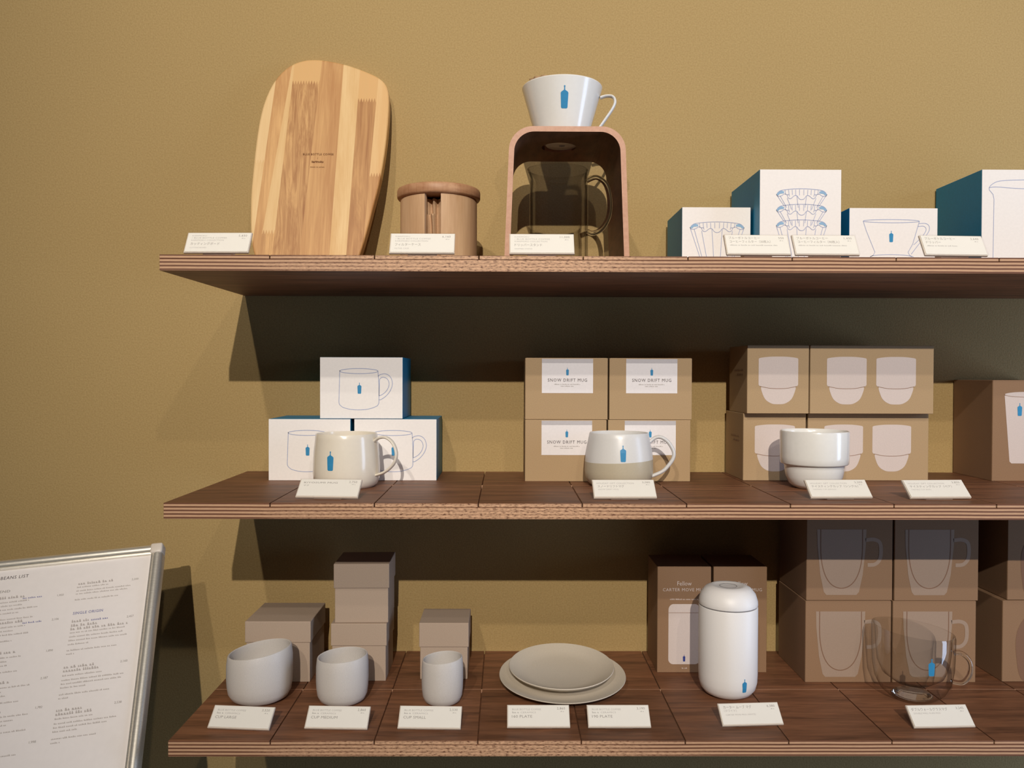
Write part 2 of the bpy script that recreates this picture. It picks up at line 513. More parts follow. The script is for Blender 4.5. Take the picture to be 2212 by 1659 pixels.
# ------------------------------------------------------------------ cutting board
def cutting_board():
    th = math.atan2(.078, .3277)
    b = thing('cutting_board', 'large oak cutting board leaning upright against the wall on the top shelf', 'cutting board',
              (-.225, .205, Z1 + .0005), rot=(-th, 0, 0))
    out = [(-.095, .001), (-.112, .009), (-.1197, .024), (-.1284, .0553), (-.1329, .1089), (-.1329, .1566), (-.1308, .2149), (-.1264, .2545),
           (-.1183, .2846), (-.1073, .3062), (-.0924, .3228), (-.0748, .3319), (-.0544, .3345), (-.0292, .3314), (-.0038, .3247),
           (.0216, .3146), (.0402, .3046), (.0505, .2930), (.0548, .2756), (.0554, .2431), (.053, .1963), (.0471, .1455), (.0379, .098),
           (.0297, .0583), (.0215, .0275), (.012, .009), (-.002, .001)]
    P = crom(out, 4, True)
    for p_ in P: p_.y = max(p_.y, 0)
    tk = .018
    bm0 = bmesh.new()
    vs = [bm0.verts.new((p_.x, 0, p_.y)) for p_ in P]
    f_ = bm0.faces.new(vs)
    r = bmesh.ops.extrude_face_region(bm0, geom=[f_])
    for g_ in r['geom']:
        if isinstance(g_, bmesh.types.BMVert): g_.co.y += tk
    bmesh.ops.recalc_face_normals(bm0, faces=bm0.faces)
    rim = [e_ for e_ in bm0.edges if abs(e_.verts[0].co.y - e_.verts[1].co.y) < 1e-6]
    bmesh.ops.bevel(bm0, geom=rim, offset=.0028, segments=3, affect='EDGES', profile=.5)
    me0 = bpy.data.meshes.new('tmp'); bm0.to_mesh(me0); bm0.free()
    L1, L2 = srgb(222, 180, 122), srgb(238, 205, 152)
    D1, D2 = srgb(164, 112, 68), srgb(218, 172, 116)
    N1, N2 = srgb(188, 136, 86), srgb(226, 180, 122)
    cuts = [((-.1099, .2948), (-.1239, .0738)), ((-.0873, .3254), (-.1134, .0634)), ((-.0840, .328), (-.0960, .0647)),
            ((-.045, .32), (-.060, .03)), ((-.0132, .3055), (-.0188, .0327)), ((.0116, .3107), (.0044, .0328)), ((.0383, .2931), (.031, .1335))]
    mats = [oak('oak_stave_pale', L1, L2, .175, srgb(232, 196, 142), srgb(240, 208, 158), 1.1, .3),
            oak('oak_stave_warm', N1, N2, seed=2.3, dist=.5),
            oak('oak_stave_honey', D1, N2, .068, L1, L2, 3.1, .3),
            oak('oak_stave_flamed', D1, D2, .300, N2, L1, 4.7, 2.6, (30, 30, 4.2)),
            oak('oak_stave_striped', N1, D2, seed=5.9, dist=.9, grain=(40, 40, 2.4)),
            oak('oak_stave_light', L1, L2, seed=6.1, dist=.4),
            oak('oak_stave_figured', D1, srgb(206, 158, 104), .272, N2, L1, 7.9, 1.8),
            oak('oak_stave_edge', N1, D2, .155, N2, L2, 9.1, .6)]
    def side(cut):
        (xa, za), (xb, zb) = cut
        d = Vector((xa - xb, 0, za - zb)).normalized()
        return Vector((xb, 0, zb)), Vector((d.z, 0, -d.x))
    for i in range(len(cuts) + 1):
        bm = bmesh.new(); bm.from_mesh(me0)
        for k, keep_right in ((i - 1, True), (i, False)):
            if 0 <= k < len(cuts):
                co, no = side(cuts[k])
                if not keep_right: no = -no
                r = bmesh.ops.bisect_plane(bm, geom=list(bm.verts) + list(bm.edges) + list(bm.faces), plane_co=co, plane_no=no, clear_inner=True)
                ce = [g_ for g_ in r['geom_cut'] if isinstance(g_, bmesh.types.BMEdge)]
                if ce: bmesh.ops.contextual_create(bm, geom=ce)
        from_bm('stave', bm, mats[i], b)
    fn = lambda u, v_: Vector((u, -.00025, v_))
    text('branded_text', 'BLUE BOTTLE COFFEE', .0042, -.042, .1812, fn, M['brand'], b, 'CENTER', 1.3, .02, .043)
    text('branded_text', '/', .0036, -.0424, .1752, fn, M['brand'], b, 'CENTER')
    text('branded_text', 'karimoku', .0046, -.0424, .1697, fn, M['brand'], b, 'CENTER', 1, .03, .0165)
    text('branded_text', 'MADE IN JAPAN', .0024, -.0424, .1620, fn, M['brand'], b, 'CENTER', 1.2, .01, .0195)
cutting_board()

# ------------------------------------------------------------------ round wooden filter case
def filter_case():
    cx, cy = (947 - 1092) / 1764 * 1.08, .162
    c = thing('filter_case', 'round beech filter case with overhanging lid and front slot', 'canister', (cx, cy, Z1))
    R, h, t_ = .0502, .0945, .008
    hw = .0104 / R; mid = -pi / 2 - .075
    prof = [(R - .001, .001), (R, .002), (R, h), (R - t_, h), (R - t_, .001)]
    lathe('body', prof + [prof[0]], M['beech'], c, 72, a0=mid + hw, a1=mid + 2 * pi - hw)
    lathe('base_disc', [(0, 0), (R - t_ - .0002, 0), (R - t_ - .0002, .008), (0, .008)], M['beech'], c, 48)
    L = .0545
    lathe('lid', [(0, h), (L - .004, h), (L - .0012, h + .001), (L, h + .003), (L, h + .011), (L - .001, h + .0132), (L - .003, h + .0142), (0, h + .0142)], M['beech_lid'], c, 72)
    f = thing('paper_filters', 'stack of brown fluted paper filters inside the beech canister', 'paper filter', (cx - .0012, cy - .0030, Z1 + .0085))
    def pleat(v_):
        a = math.atan2(v_.y, v_.x)
        k = 1 + .13 * cos(20 * a + 1.57) * min(1, v_.z / .01 + .6)
        return Vector((v_.x * k, v_.y * k, v_.z))
    lathe('filter_stack', [(0, .0), (.021, .0), (.0315, .053), (.0350, .0595), (.0345, .062), (.030, .058), (.018, .004), (0, .003)], M['filter_paper'], f, 192, pleat)
    lathe('upper_filter', [(0, .020), (.018, .020), (.0255, .062), (.0275, .079), (.0282, .0825), (.0262, .0815), (.022, .060), (.014, .023), (0, .022)], M['filter_paper'], f, 192, pleat)
filter_case()

# ------------------------------------------------------------------ dripper stand, dripper, server
SX, SY = .0752, .163
def dripper_stand():
    s = thing('dripper_stand', 'bent plywood arch stand holding the white dripper above a glass jug', 'stand', (SX, SY, Z1))
    H, t_ = .1728, .0066
    def prof(off):
        hb, ht, r = .0777 - off, .0722 - off, .030 - off * .8
        top = H - off
        pts = [(-hb, 0)]
        pts += [(-hb + (hb - ht) * k / 4, (top - r) * k / 4) for k in range(1, 4)]
        pts += [(-ht + r - r * cos(a), top - r + r * sin(a)) for a in [radians(90 * k / 12) for k in range(13)]]
        pts += [(x_, top) for x_ in (-.025, 0, .025)]
        right = [(-x_, z_) for x_, z_ in pts if x_ < -.03]
        return pts + right[::-1]
    A, B = prof(0), prof(t_)
    y0, y1 = -.0715, .0715
    bm = bmesh.new()
    def row(P, y): return [bm.verts.new((x_, y, z_)) for x_, z_ in P]
    a0, a1, b0, b1 = row(A, y0), row(A, y1), row(B, y0), row(B, y1)
    n = len(A)
    for i in range(n - 1):
        bm.faces.new((a0[i], a0[i + 1], a1[i + 1], a1[i])); bm.faces.new((b0[i], b1[i], b1[i + 1], b0[i + 1]))
        bm.faces.new((a0[i], b0[i], b0[i + 1], a0[i + 1])); bm.faces.new((a1[i], a1[i + 1], b1[i + 1], b1[i]))
    for i in (0, n - 1): bm.faces.new((a0[i], a1[i], b1[i], b0[i]))
    o = from_bm('arch', bm, M['bent'], s)
    cb = bmesh.new()
    bmesh.ops.create_cone(cb, cap_ends=True, segments=48, radius1=.0228, radius2=.0228, depth=.04, matrix=Matrix.Translation((-.006, 0, H)))
    cut = from_bm('cutter', cb, M['bent'])
    cut.parent = s
    md = o.modifiers.new('hole', 'BOOLEAN'); md.object = cut; md.operation = 'DIFFERENCE'; md.solver = 'EXACT'
    bpy.context.view_layer.update()
    dg = bpy.context.evaluated_depsgraph_get()
    me = bpy.data.meshes.new_from_object(o.evaluated_get(dg))
    o.modifiers.clear(); o.data = me
    bpy.data.objects.remove(cut, do_unlink=True)
dripper_stand()

def dripper():
    d = thing('coffee_dripper', 'white porcelain coffee dripper with loop handle on the plywood stand', 'dripper', (SX - .002, SY, Z1 + .1728))
    lathe('cone', [(.004, -.0045), (.0205, -.0045), (.0212, -.004), (.0214, 0), (.0325, 0), (.0335, .002), (.0345, .006), (.052, .0670), (.0528, .0697), (.0522, .0709), (.0508, .0705),
                   (.0495, .066), (.032, .010), (.020, .006), (.004, .0055), (.004, -.0045)], M['white_glaze'], d, 96)
    a = radians(-8)
    pr = [(.0500, .0565), (.058, .0585), (.066, .0575), (.0695, .0515), (.0670, .0430), (.058, .0295), (.046, .0135), (.0350, .0045)]
    strap('handle', [(r * cos(a), r * sin(a), z) for r, z in pr], (-sin(a), cos(a), 0), .0088, .0038, M['white_glaze'], d)
    def fn(u, v_):
        r = .0345 + (v_ - .006) / .061 * .0175 + .0003
        al = -pi / 2 + u / r
        return Vector((r * cos(al), r * sin(al), v_))
    bottle_logo(0, .0315, .0265, fn, d)
    f = thing('paper_filter', 'brown paper filter peeking over the rim of the white dripper', 'paper filter', (SX - .002, SY, Z1 + .1728 + .0112))
    def pleat(v_):
        al = math.atan2(v_.y, v_.x)
        k = 1 + .03 * cos(20 * al) * min(1, v_.z / .03)
        top = v_.z / .06
        return Vector((v_.x * k, v_.y * k, v_.z + top * (-.14 * v_.x + .03 * v_.y)))
    lathe('filter_wall', [(0, 0), (.026, 0), (.0445, .0615), (.0440, .0615), (.0255, .0006), (0, .0006)], M['filter_paper'], f, 160, pleat)
dripper()

def server():
    s = thing('glass_server', 'clear glass coffee jug standing under the plywood arch', 'jug', (.0698, .170, Z1 + .0003))
    H = .1375; R = .0388
    def spout(v_):
        al = math.atan2(v_.y, v_.x)
        k = max(0, (v_.z - .118) / .0195)
        d = math.cos((al - pi) / 2) ** 14
        return Vector((v_.x * (1 + .10 * k * k * d), v_.y, v_.z + .002 * k * d))
    lathe('jug_wall', [(0, .002), (.034, .0), (.0372, .0015), (R, .005), (R, .112), (R * .965, .125), (R * 1.0, H - .001), (R * 1.0 - .001, H), (R * 1.0 - .002, H - .001),
                       (R * .965 - .0022, .125), (R - .0022, .112), (R - .0022, .007), (.033, .0042), (0, .0045)], M['glass'], s, 80, spout)
    pr = [(.0372, .1235), (.050, .1275), (.0620, .118), (.0672, .098), (.0660, .076), (.0570, .0595), (.0455, .0535), (.0380, .0560)]
    a = radians(-6)
    strap('handle', [(r * cos(a), r * sin(a), z) for r, z in pr], (-sin(a), cos(a), 0), .0078, .0068, M['solid_glass'], s)
server()

# ------------------------------------------------------------------ boxes
def carton(x0, x1, y0, z, h, depth, label, cat='box', group=None, front=None, side=None, rotz=0., bev=.0006, name='product_box'):
    """card box: the front panel is a part of its own, set flush in a wrapped body"""
    wd = x1 - x0
    b = thing(name, label, cat, ((x0 + x1) / 2, y0, z), rotz, group)
    front = front or M['kraft']; side = side or front
    box('body', -wd / 2, wd / 2, .0007, depth, 0, h, side, b, bev, 2)
    panel = box('front_panel', -wd / 2 + .0002, wd / 2 - .0002, 0, .0009, .0002, h - .0002, front, b, .0003)
    if side is not M['blue_card']:
        box('tuck_flap', -wd / 2 + .0015, wd / 2 - .0015, .0009, .0024, h - .0002, h + .0002, front, b)
    return panel, wd

def face(px0, py0, px1, py1, wd, h):
    """drawing units measured on a box face -> that face's own plane, just proud of the card"""
    return lambda u, v_: Vector(((u - px0) / (px1 - px0) * wd - wd / 2, -.0002, h - (v_ - py0) / (py1 - py0) * h))

def mug_drawing(b, fn, lw=1.25):
    # drawing made on a 178 x 133 field
    body = [(43, 30)] + [(43, 28.5)] + [(42, 60), (41, 95)] + arc(51, 97, 10, 10, 180, 120, 5) + arc(83, 97, 45, 17, 140, 40, 16) + arc(118, 97, 9, 10, 60, 0, 5) + [(127, 60), (125, 30)]
    el = arc(84, 30, 41, 5.5, 0, 360, 40)[:-1]
    hnd_o = crom([(125, 41), (131, 37), (142, 36), (152, 43), (156, 57), (152, 71), (143, 83), (132, 91), (127, 92)], 6)
    hnd_i = crom([(128, 56), (129, 47), (136, 43), (145, 47), (149, 57), (146, 68), (139, 77), (129, 83), (127.5, 80), (128, 56)], 6)
    lines('mug_outline', [(body, False), (el, True), (hnd_o, False), (hnd_i, True)], lw, fn, M['line_print'], b)

wm = []
for (x0, x1, y0, z, lab) in ((-.3221, -.2109, .1925, Z2, 'white and blue mug box, left one of the bottom pair'),
                             (-.2062, -.0940, .1942, Z2, 'white and blue mug box, right one of the bottom pair behind the cream mug'),
                             (-.2532, -.1405, .1960, Z2 + .0842, 'white and blue mug box stacked on top of the other two')):
    b, wd = carton(x0, x1, y0, z, .0838, .094, lab, group='white mug boxes', front=M['white_card'], side=M['blue_card'])
    fn = face(0, 0, 178, 133, wd, .0838)
    mug_drawing(b, fn)
    bottle_logo(0, .0838 - 79 / 133 * .0838, .0150, lambda u, v_: Vector((u - .0025, -.0002, v_)), b)

def snow_box(x0, x1, y0, z, lab, rot=0.):
    b, wd = carton(x0, x1, y0, z, .0836, .096, lab, group='kraft snow drift mug boxes', rotz=rot)
    h = .0836
    fn0 = face(0, 0, 179, 137, wd, h)
    f2 = lambda u, v_: fn0(u, v_) + Vector((0, -.0003, 0))
    lx0, lx1, ly0, ly1 = 36, 147, 1.5, 78
    b = box('label', fn0(lx0, 0).x, fn0(lx1, 0).x, -.0003, .0001, fn0(0, ly1).z, fn0(0, ly0).z, M['label'], b.parent)
    fills('label_seal', [[(lx0, ly0), (lx1, ly0), (lx1, 11), (lx0, 11)]], f2, M['label_band'], b)
    q = lambda u, v_: Vector((u, -.0005, v_))
    cx = fn0(91.5, 0).x
    bottle_logo(cx, fn0(0, 38.5).z, .0103, q, b)
    text('label_title', 'SNOW DRIFT MUG', .0062, cx, fn0(0, 52.5).z, q, M['dark_print'], b, 'CENTER', 1.2, 0, .0532)
    small_print('label_print', [(cx - .0178, cx + .0178, fn0(0, 59.5).z), (cx - .009, cx + .009, fn0(0, 63.5).z)], .0014, q, M['grey_print'], b, 5)
snow_box(.0264, .1371, .1878, Z2, 'kraft snow drift mug box, lower left of the block of four')
snow_box(.1392, .2514, .1894, Z2, 'kraft snow drift mug box, lower right behind the two-tone mug')
snow_box(.0264, .1386, .1900, Z2 + .0840, 'kraft snow drift mug box, upper left of the block of four', -.006)
snow_box(.1408, .2535, .1905, Z2 + .0840, 'kraft snow drift mug box, upper right of the block of four', .012)

def cup_print(b, fn, cx):
    """pale stacking cup silhouette on a 129-wide field, centred at cx"""
    top = crom([(cx - 42, 30), (cx - 39, 27), (cx - 20, 24.5), (cx, 24), (cx + 20, 24.5), (cx + 39, 27), (cx + 42, 30)], 5)
    band = list(top) + [Vector((cx + 42, 84)), Vector((cx + 40, 87))] + list(crom([(cx + 38, 88), (cx + 20, 91.5), (cx, 92.5), (cx - 20, 91.5), (cx - 38, 88)], 5)) + [Vector((cx - 40, 87)), Vector((cx - 42, 84))]
    fills('cup_silhouette', [band], fn, M['pale_print'], b)
    bowl = crom([(cx - 36, 88.6), (cx - 20, 91.7), (cx, 92.7), (cx + 20, 91.7), (cx + 36, 88.6), (cx + 34, 102), (cx + 27, 116), (cx + 14, 124.5), (cx, 126), (cx - 14, 124.5), (cx - 27, 116), (cx - 34, 102)], 5, True)
    fills('bowl_silhouette', [bowl], fn, M['pale_print'], b)
    lines('cup_line', [(crom([(cx - 39, 87.6), (cx - 20, 91.5), (cx, 92.6), (cx + 20, 91.5), (cx + 39, 87.6)], 5), False)], 1.1,
          lambda u, v_: fn(u, v_) + Vector((0, -.0001, 0)), M['kraft_line'], b)

for x0, x1, y0, z, lab in ((.3269, .4132, .2016, Z2, 'single cup kraft box at lower left, partly hidden by the white cup'),
                           (.3275, .4115, .1870, Z2 + .0930, 'single cup kraft box at upper left of the cup box stack')):
    b, wd = carton(x0, x1, y0, z, .0926, .088, lab, group='kraft cup boxes', name='cup_box')
    fn = face(0, 0, 131, 146, wd, .0926)
    cup_print(b, fn, 66)
    bm_ = small_print('side_print', [(.02, .06, .058), (.02, .05, .052)], .003, lambda u, v_, w_=wd: Vector((-w_ / 2 - .0002, u, v_)), M['kraft_line'], b, 3)
for x0, x1, y0, z, lab in ((.4165, .5835, .2030, Z2, 'double cup kraft box at lower right behind the white cup'),
                           (.4130, .5815, .1870, Z2 + .0930, 'double cup kraft box at upper right of the cup box stack')):
    b, wd = carton(x0, x1, y0, z, .0926, .088, lab, group='kraft cup boxes', name='cup_box')
    fn = face(0, 0, 262, 146, wd, .0926)
    cup_print(b, fn, 77.5); cup_print(b, fn, 182)

# tall kraft box at the right end of the middle shelf
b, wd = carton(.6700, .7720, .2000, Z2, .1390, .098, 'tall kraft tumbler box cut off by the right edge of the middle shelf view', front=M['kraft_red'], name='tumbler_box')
q = lambda u, v_: Vector((u - .051, -.0002, v_))
fills('tumbler_silhouette', [[(.0165, .118), (.0240, .027), (.0268, .0245), (.066, .0245), (.0688, .027), (.0765, .118)]], q, M['pale_print'], b)
fills('tumbler_rim', [arc(.0465, .1195, .030, .0036, 0, 360, 30)[:-1]], lambda u, v_: q(u, v_) + Vector((0, -.0001, 0)), M['pale_print'], b)
lines('tumbler_line', [(arc(.0465, .1195, .030, .0036, 180, 360, 24), False)], .0006, lambda u, v_: q(u, v_) + Vector((0, -.0002, 0)), M['kraft_line'], b)
bottle_logo(.0375, .090, .0175, lambda u, v_: q(u, v_) + Vector((0, -.0002, 0)), b)
lines('seam_line', [([(.049, .115), (.049, .026)], False)], .0006, lambda u, v_: q(u, v_) + Vector((0, -.0002, 0)), M['dark_print'], b)

# ---- top shelf boxes
def wave_filter(polys, blues, cx, y, lower):
    """one fluted filter basket of the drawing: rim ellipse, scalloped front edge, pleat lines; 147-wide field"""
    polys.append((crom([(cx - 56, y + 10), (cx - 48, y + 4), (cx - 25, y + 1), (cx, y), (cx + 25, y + 1), (cx + 48, y + 4), (cx + 56, y + 10)], 5), False))
    sc = [(cx - 58, y + 12), (cx - 55, y + 16), (cx - 46, y + 15), (cx - 40, y + 11), (cx - 34, y + 13), (cx - 31, y + 19), (cx - 25, y + 21), (cx - 17, y + 15), (cx - 11, y + 15), (cx - 6, y + 21), (cx, y + 23),
          (cx + 6, y + 21), (cx + 11, y + 15), (cx + 17, y + 15), (cx + 25, y + 21), (cx + 31, y + 19), (cx + 34, y + 13), (cx + 40, y + 11), (cx + 46, y + 15), (cx + 55, y + 16), (cx + 58, y + 12)]
    polys.append((crom(sc, 4), False))
    for s in (-1, 1):
        polys.append((crom([(cx + s * 34, y + 13), (cx + s * 29, y + 13), (cx + s * 28, y + 17)], 4), False))
        for xo, yo in ((58, 12), (49, 16), (33, 20), (11, 16)):
            polys.append(([(cx + s * xo, y + yo), (cx + s * xo * (.70 if lower < 40 else .53), y + yo + lower)], False))
        for xo in (5, 14, 22, 30, 38):
            polys.append(([(cx + s * xo, y + 1.3 + xo * .04), (cx + s * xo * .97, y + 14 - xo * .04)], False))
        blues.append([(cx + s * 58, y + 12), (cx + s * 55, y + 7.5), (cx + s * 47, y + 4), (cx + s * 40, y + 6), (cx + s * 41, y + 10), (cx + s * 50, y + 11), (cx + s * 54, y + 15)])

b, wd = carton(.2372, .3300, .1840, Z1, .0930, .100, 'small white and blue filter box, leftmost of the boxes on the top shelf', front=M['white_card'], side=M['blue_card'], name='filter_box')
fn = face(0, 0, 147, 150, wd, .0930)
P_, B_ = [], []
wave_filter(P_, B_, 75, 32, 82)
fills('blue_folds', B_, fn, M['light_blue_print'], b)
lines('filter_outline', P_, 1.1, lambda u, v_: fn(u, v_) + Vector((0, -.0001, 0)), M['line_print'], b)

b, wd = carton(.3225 + .0105, .4370 + .0035, .1550, Z1, .1370, .135, 'tall white and blue box with a drawing of stacked fluted filters', front=M['white_card'], side=M['blue_card'], name='filter_box')
fn = face(0, 0, 187, 222, wd, .1370)
P_, B_ = [], []
for k in range(3): wave_filter(P_, B_, 96, 41 + 33 * k, 24 if k < 2 else 80)
fills('blue_folds', B_, fn, M['light_blue_print'], b)
lines('filter_outline', P_, 1.1, lambda u, v_: fn(u, v_) + Vector((0, -.0001, 0)), M['line_print'], b)

b, wd = carton(.4585, .5770, .1720, Z1, .0905, .115, 'low white and blue box with a drawing of a coffee dripper', front=M['white_card'], side=M['blue_card'], name='dripper_box')
fn = face(0, 0, 192, 147, wd, .0905)
P_ = [(arc(91, 28.5, 61, 3.5, 0, 360, 40)[:-1], True), ([(30, 29), (37, 50), (56, 96), (52, 103), (46, 106)], False), ([(152, 29), (138, 78), (128, 96), (132, 103), (140, 106)], False),
      (arc(91, 106, 45, 5, 180, 360, 24), False),
      (crom([(151, 34), (164, 33), (172, 37), (174, 46), (168, 58), (150, 80), (135, 100)], 6), False),
      (crom([(149, 40), (160, 39), (166, 43), (166, 50), (158, 62), (140, 80)], 6), False)]
lines('dripper_outline', P_, 1.2, fn, M['line_print'], b)
bottle_logo(0, .0905 - 74 / 147 * .0905, .0150, lambda u, v_: Vector((u - .003, -.0002, v_)), b)

b, wd = carton(.6395, .7900, .1780, Z1, .1440, .118, 'large white and blue jug box at the right end of the top shelf', front=M['white_card'], side=M['blue_card'], name='jug_box')
q = lambda u, v_: Vector((u - wd / 2, -.0002, .1440 - v_))
P_ = [([(.0157, .133), (.0163, .040), (.0150, .0335), (.0098, .0275), (.0096, .0245)], False),
      (crom([(.0096, .0245), (.0135, .020), (.024, .0155), (.050, .0140), (.085, .0140), (.105, .0165), (.112, .0205), (.105, .0235), (.080, .0255), (.050, .0255), (.020, .0235), (.0096, .0245)], 6), False),
      (arc(.064, .128, .045, .006, 180, 360, 24), False), ([(.112, .0205), (.112, .133)], False), ([(.0157, .133), (.112, .133)], False)]
lines('jug_outline', P_, .00075, q, M['line_print'], b)

# ---- bottom shelf lidded boxes
def lidded(x0, x1, y0, z, h, depth, lid, lab, rot=0., group=None):
    wd = x1 - x0
    b = thing('gift_box', lab, 'box', ((x0 + x1) / 2, y0, z), rot, 'greige lidded cup boxes')
    e = .0014
    box('base', -wd / 2 + e, wd / 2 - e, e, depth - e, 0, h - .002, M['grey_card'], b, .0008, 2)
    bm = bmesh.new()
    add_box(bm, -wd / 2, wd / 2, 0, depth, h - lid, h, .0009, 2)
    from_bm('lid', bm, M['grey_card'], b)
    return b
lidded(-.3487, -.2607, .1745, Z3, .0820, .090, .0285, 'wide greige lidded box behind the large grey cup')
lidded(-.2345, -.1594, .1778, Z3, .0780, .074, .0300, 'greige lidded box at the foot of the stack of two')
lidded(-.2310, -.1565, .1800, Z3 + .0782, .0800, .074, .0330, 'greige lidded box on top of the stack of two', .02)
lidded(-.1165, -.0494, .1844, Z3, .0770, .068, .0330, 'small greige lidded box behind the small grey cup')

M['navy'] = speckled('navy_print', srgb(58, 70, 140), .03, .6, .3, 300, 0)
# ---- kraft travel mug boxes
for k, (x0, x1, lab) in enumerate(((.2115, .2862, 'tall kraft travel mug box left of its twin, behind the white tumbler'),
                                   (.2895, .3640, 'tall kraft travel mug box right of its twin, mostly behind the white tumbler'))):
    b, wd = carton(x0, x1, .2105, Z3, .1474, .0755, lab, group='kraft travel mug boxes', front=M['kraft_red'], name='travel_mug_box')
    q = lambda u, v_: Vector((u - .0374, -.0002, v_))
    body = arc(.0225, .0187, .007, .007, 180, 270, 6) + arc(.0524, .0187, .007, .007, 270, 360, 6) + arc(.0524, .0876, .007, .008, 0, 90, 6) + arc(.0225, .0876, .007, .008, 90, 180, 6)
    fills('mug_silhouette', [body], q, M['pale_print'], b)
    lines('mug_seam', [([(.0157, .0835), (.0592, .0835)], False)], .0006, lambda u, v_: q(u, v_) + Vector((0, -.0001, 0)), M['kraft_line'], b)
    bottle_logo(.0375, .0155, .0095, lambda u, v_: q(u, v_) + Vector((0, -.0001, 0)), b, M['navy'])
    text('box_script', 'Fellow', .0085, .0375, .1215, q, M['pale_print'], b, 'CENTER', 1, 0, .0200)
    text('box_title', 'CARTER MOVE MUG', .0062, .0375, .1135, q, M['pale_print'], b, 'CENTER', 1.1, 0, .0600)
    small_print('box_print', [(.0175, .0575, .1015, .0018), (.0345, .0430, .0055, .0018)], .0018, q, M['pale_print'], b, 9)

# ---- kraft glass mug boxes
def glass_box(x0, x1, y0, z, lab, drawing=True, h=.1100):
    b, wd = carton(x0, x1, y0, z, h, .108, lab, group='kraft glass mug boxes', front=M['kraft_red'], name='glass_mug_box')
    q = lambda u, v_: Vector((u - wd / 2, -.0002, v_))
    q1 = lambda u, v_: Vector((u - wd / 2, -.0003, v_))
    if drawing:
        x_l, x_r, zt, zb = .0140, .0805, .0960, .0075
        outer = [(x_l, zt), (x_l + .0005, .075), (x_l + .0045, .035), (x_l + .0095, .0115), (x_l + .0130, zb), (x_r - .0130, zb), (x_r - .0095, .0115), (x_r - .0045, .035), (x_r - .0005, .075), (x_r, zt)]
        fills('glass_silhouette', [outer], q, M['pale_dim'], b)
        inner = [(x_l + .0050, zt)] + crom([(x_l + .0050, zt), (x_l + .0055, .060), (x_l + .0105, .036), (x_l + .0200, .0215), (.0472, .0165), (x_r - .0200, .0215), (x_r - .0105, .036), (x_r - .0055, .060), (x_r - .0050, zt)], 5)
        lines('inner_wall_line', [(inner[1:], False)], .0012, q1, M['brown_print'], b)
        lines('glass_handle', [(crom([(x_r - .001, .0815), (x_r + .010, .0825), (x_r + .0180, .0785), (x_r + .0200, .068), (x_r + .0185, .056), (x_r + .012, .0490), (x_r + .002, .0480)], 6), False)], .0050, q, M['pale_dim'], b)
    else:
        e = crom([(.058, .098), (.034, .090), (.020, .068), (.019, .036), (.028, .002), (.06, .001), (.098, .001), (.098, .098)], 6, True)
        fills('cup_silhouette', [e], q, M['brown_print'], b)
    return b
M['pale_dim'] = speckled('pale_dim_print', srgb(166, 144, 127), .03, .75, .25, 600, .01)
M['brown_print'] = speckled('brown_print', srgb(134, 102, 82), .03, .75, .25, 600, .01)
glass_box(.4046, .5204, .1744, Z3, 'kraft glass mug box, lower left of the block of four')
glass_box(.5225, .6352, .1744, Z3, 'kraft glass mug box, lower right behind the clear glass mug')
glass_box(.4060, .5222, .1760, Z3 + .1104, 'kraft glass mug box, upper left of the block of four')
glass_box(.5245, .6380, .1750, Z3 + .1104, 'kraft glass mug box, upper right of the block of four')
glass_box(.6725, .7880, .1765, Z3, 'kraft box with a dark cup print at the right edge of the lowest shelf', False)
glass_box(.6800, .7950, .1790, Z3 + .1104, 'plain kraft box stacked at the right edge of the lowest shelf', False)

# ------------------------------------------------------------------ mugs on the middle shelf
def cyl_fn(prof_r, tilt=0.):
    def fn(u, v_):
        r = prof_r(v_) + .0003
        al = -pi / 2 + tilt + u / r
        return Vector((r * cos(al), r * sin(al), v_))
    return fn

def interp(tab):
    def f_(z):
        for (z0, r0), (z1, r1) in zip(tab, tab[1:]):
            if z <= z1: return r0 + (r1 - r0) * (z - z0) / (z1 - z0)
        return tab[-1][1]
    return f_

m = thing('mug', 'cream glazed mug with a blue bottle emblem in front of the white boxes', 'mug', (-.2055, .1385, Z2 + .0002))
prof = [(0, .0025), (.033, .0020), (.0345, 0), (.0355, .0004), (.0395, .0040), (.0418, .010), (.0427, .018), (.0426, .026), (.0416, .045), (.0398, .062), (.0393, .0672), (.0385, .0686), (.0375, .0680),
        (.0370, .064), (.0388, .045), (.0398, .026), (.0392, .014), (.034, .0065), (0, .0050)]
lathe('bowl', prof, M['cream'], m, 96)
a = radians(-16)
pr = [(.0385, .0585), (.0460, .0635), (.0555, .0640), (.0645, .0575), (.0692, .0460), (.0680, .0350), (.0615, .0260), (.0525, .0195), (.0415, .0155)]
strap('handle', [(r * cos(a), r * sin(a), z) for r, z in pr], (-sin(a), cos(a), 0), lambda s: .0105 - .003 * sin(pi * s), .0038, M['cream'], m)
bottle_logo(-.0128, .0245, .0240, cyl_fn(interp([(.018, .0427), (.026, .0426), (.045, .0416), (.062, .0398)])), m)

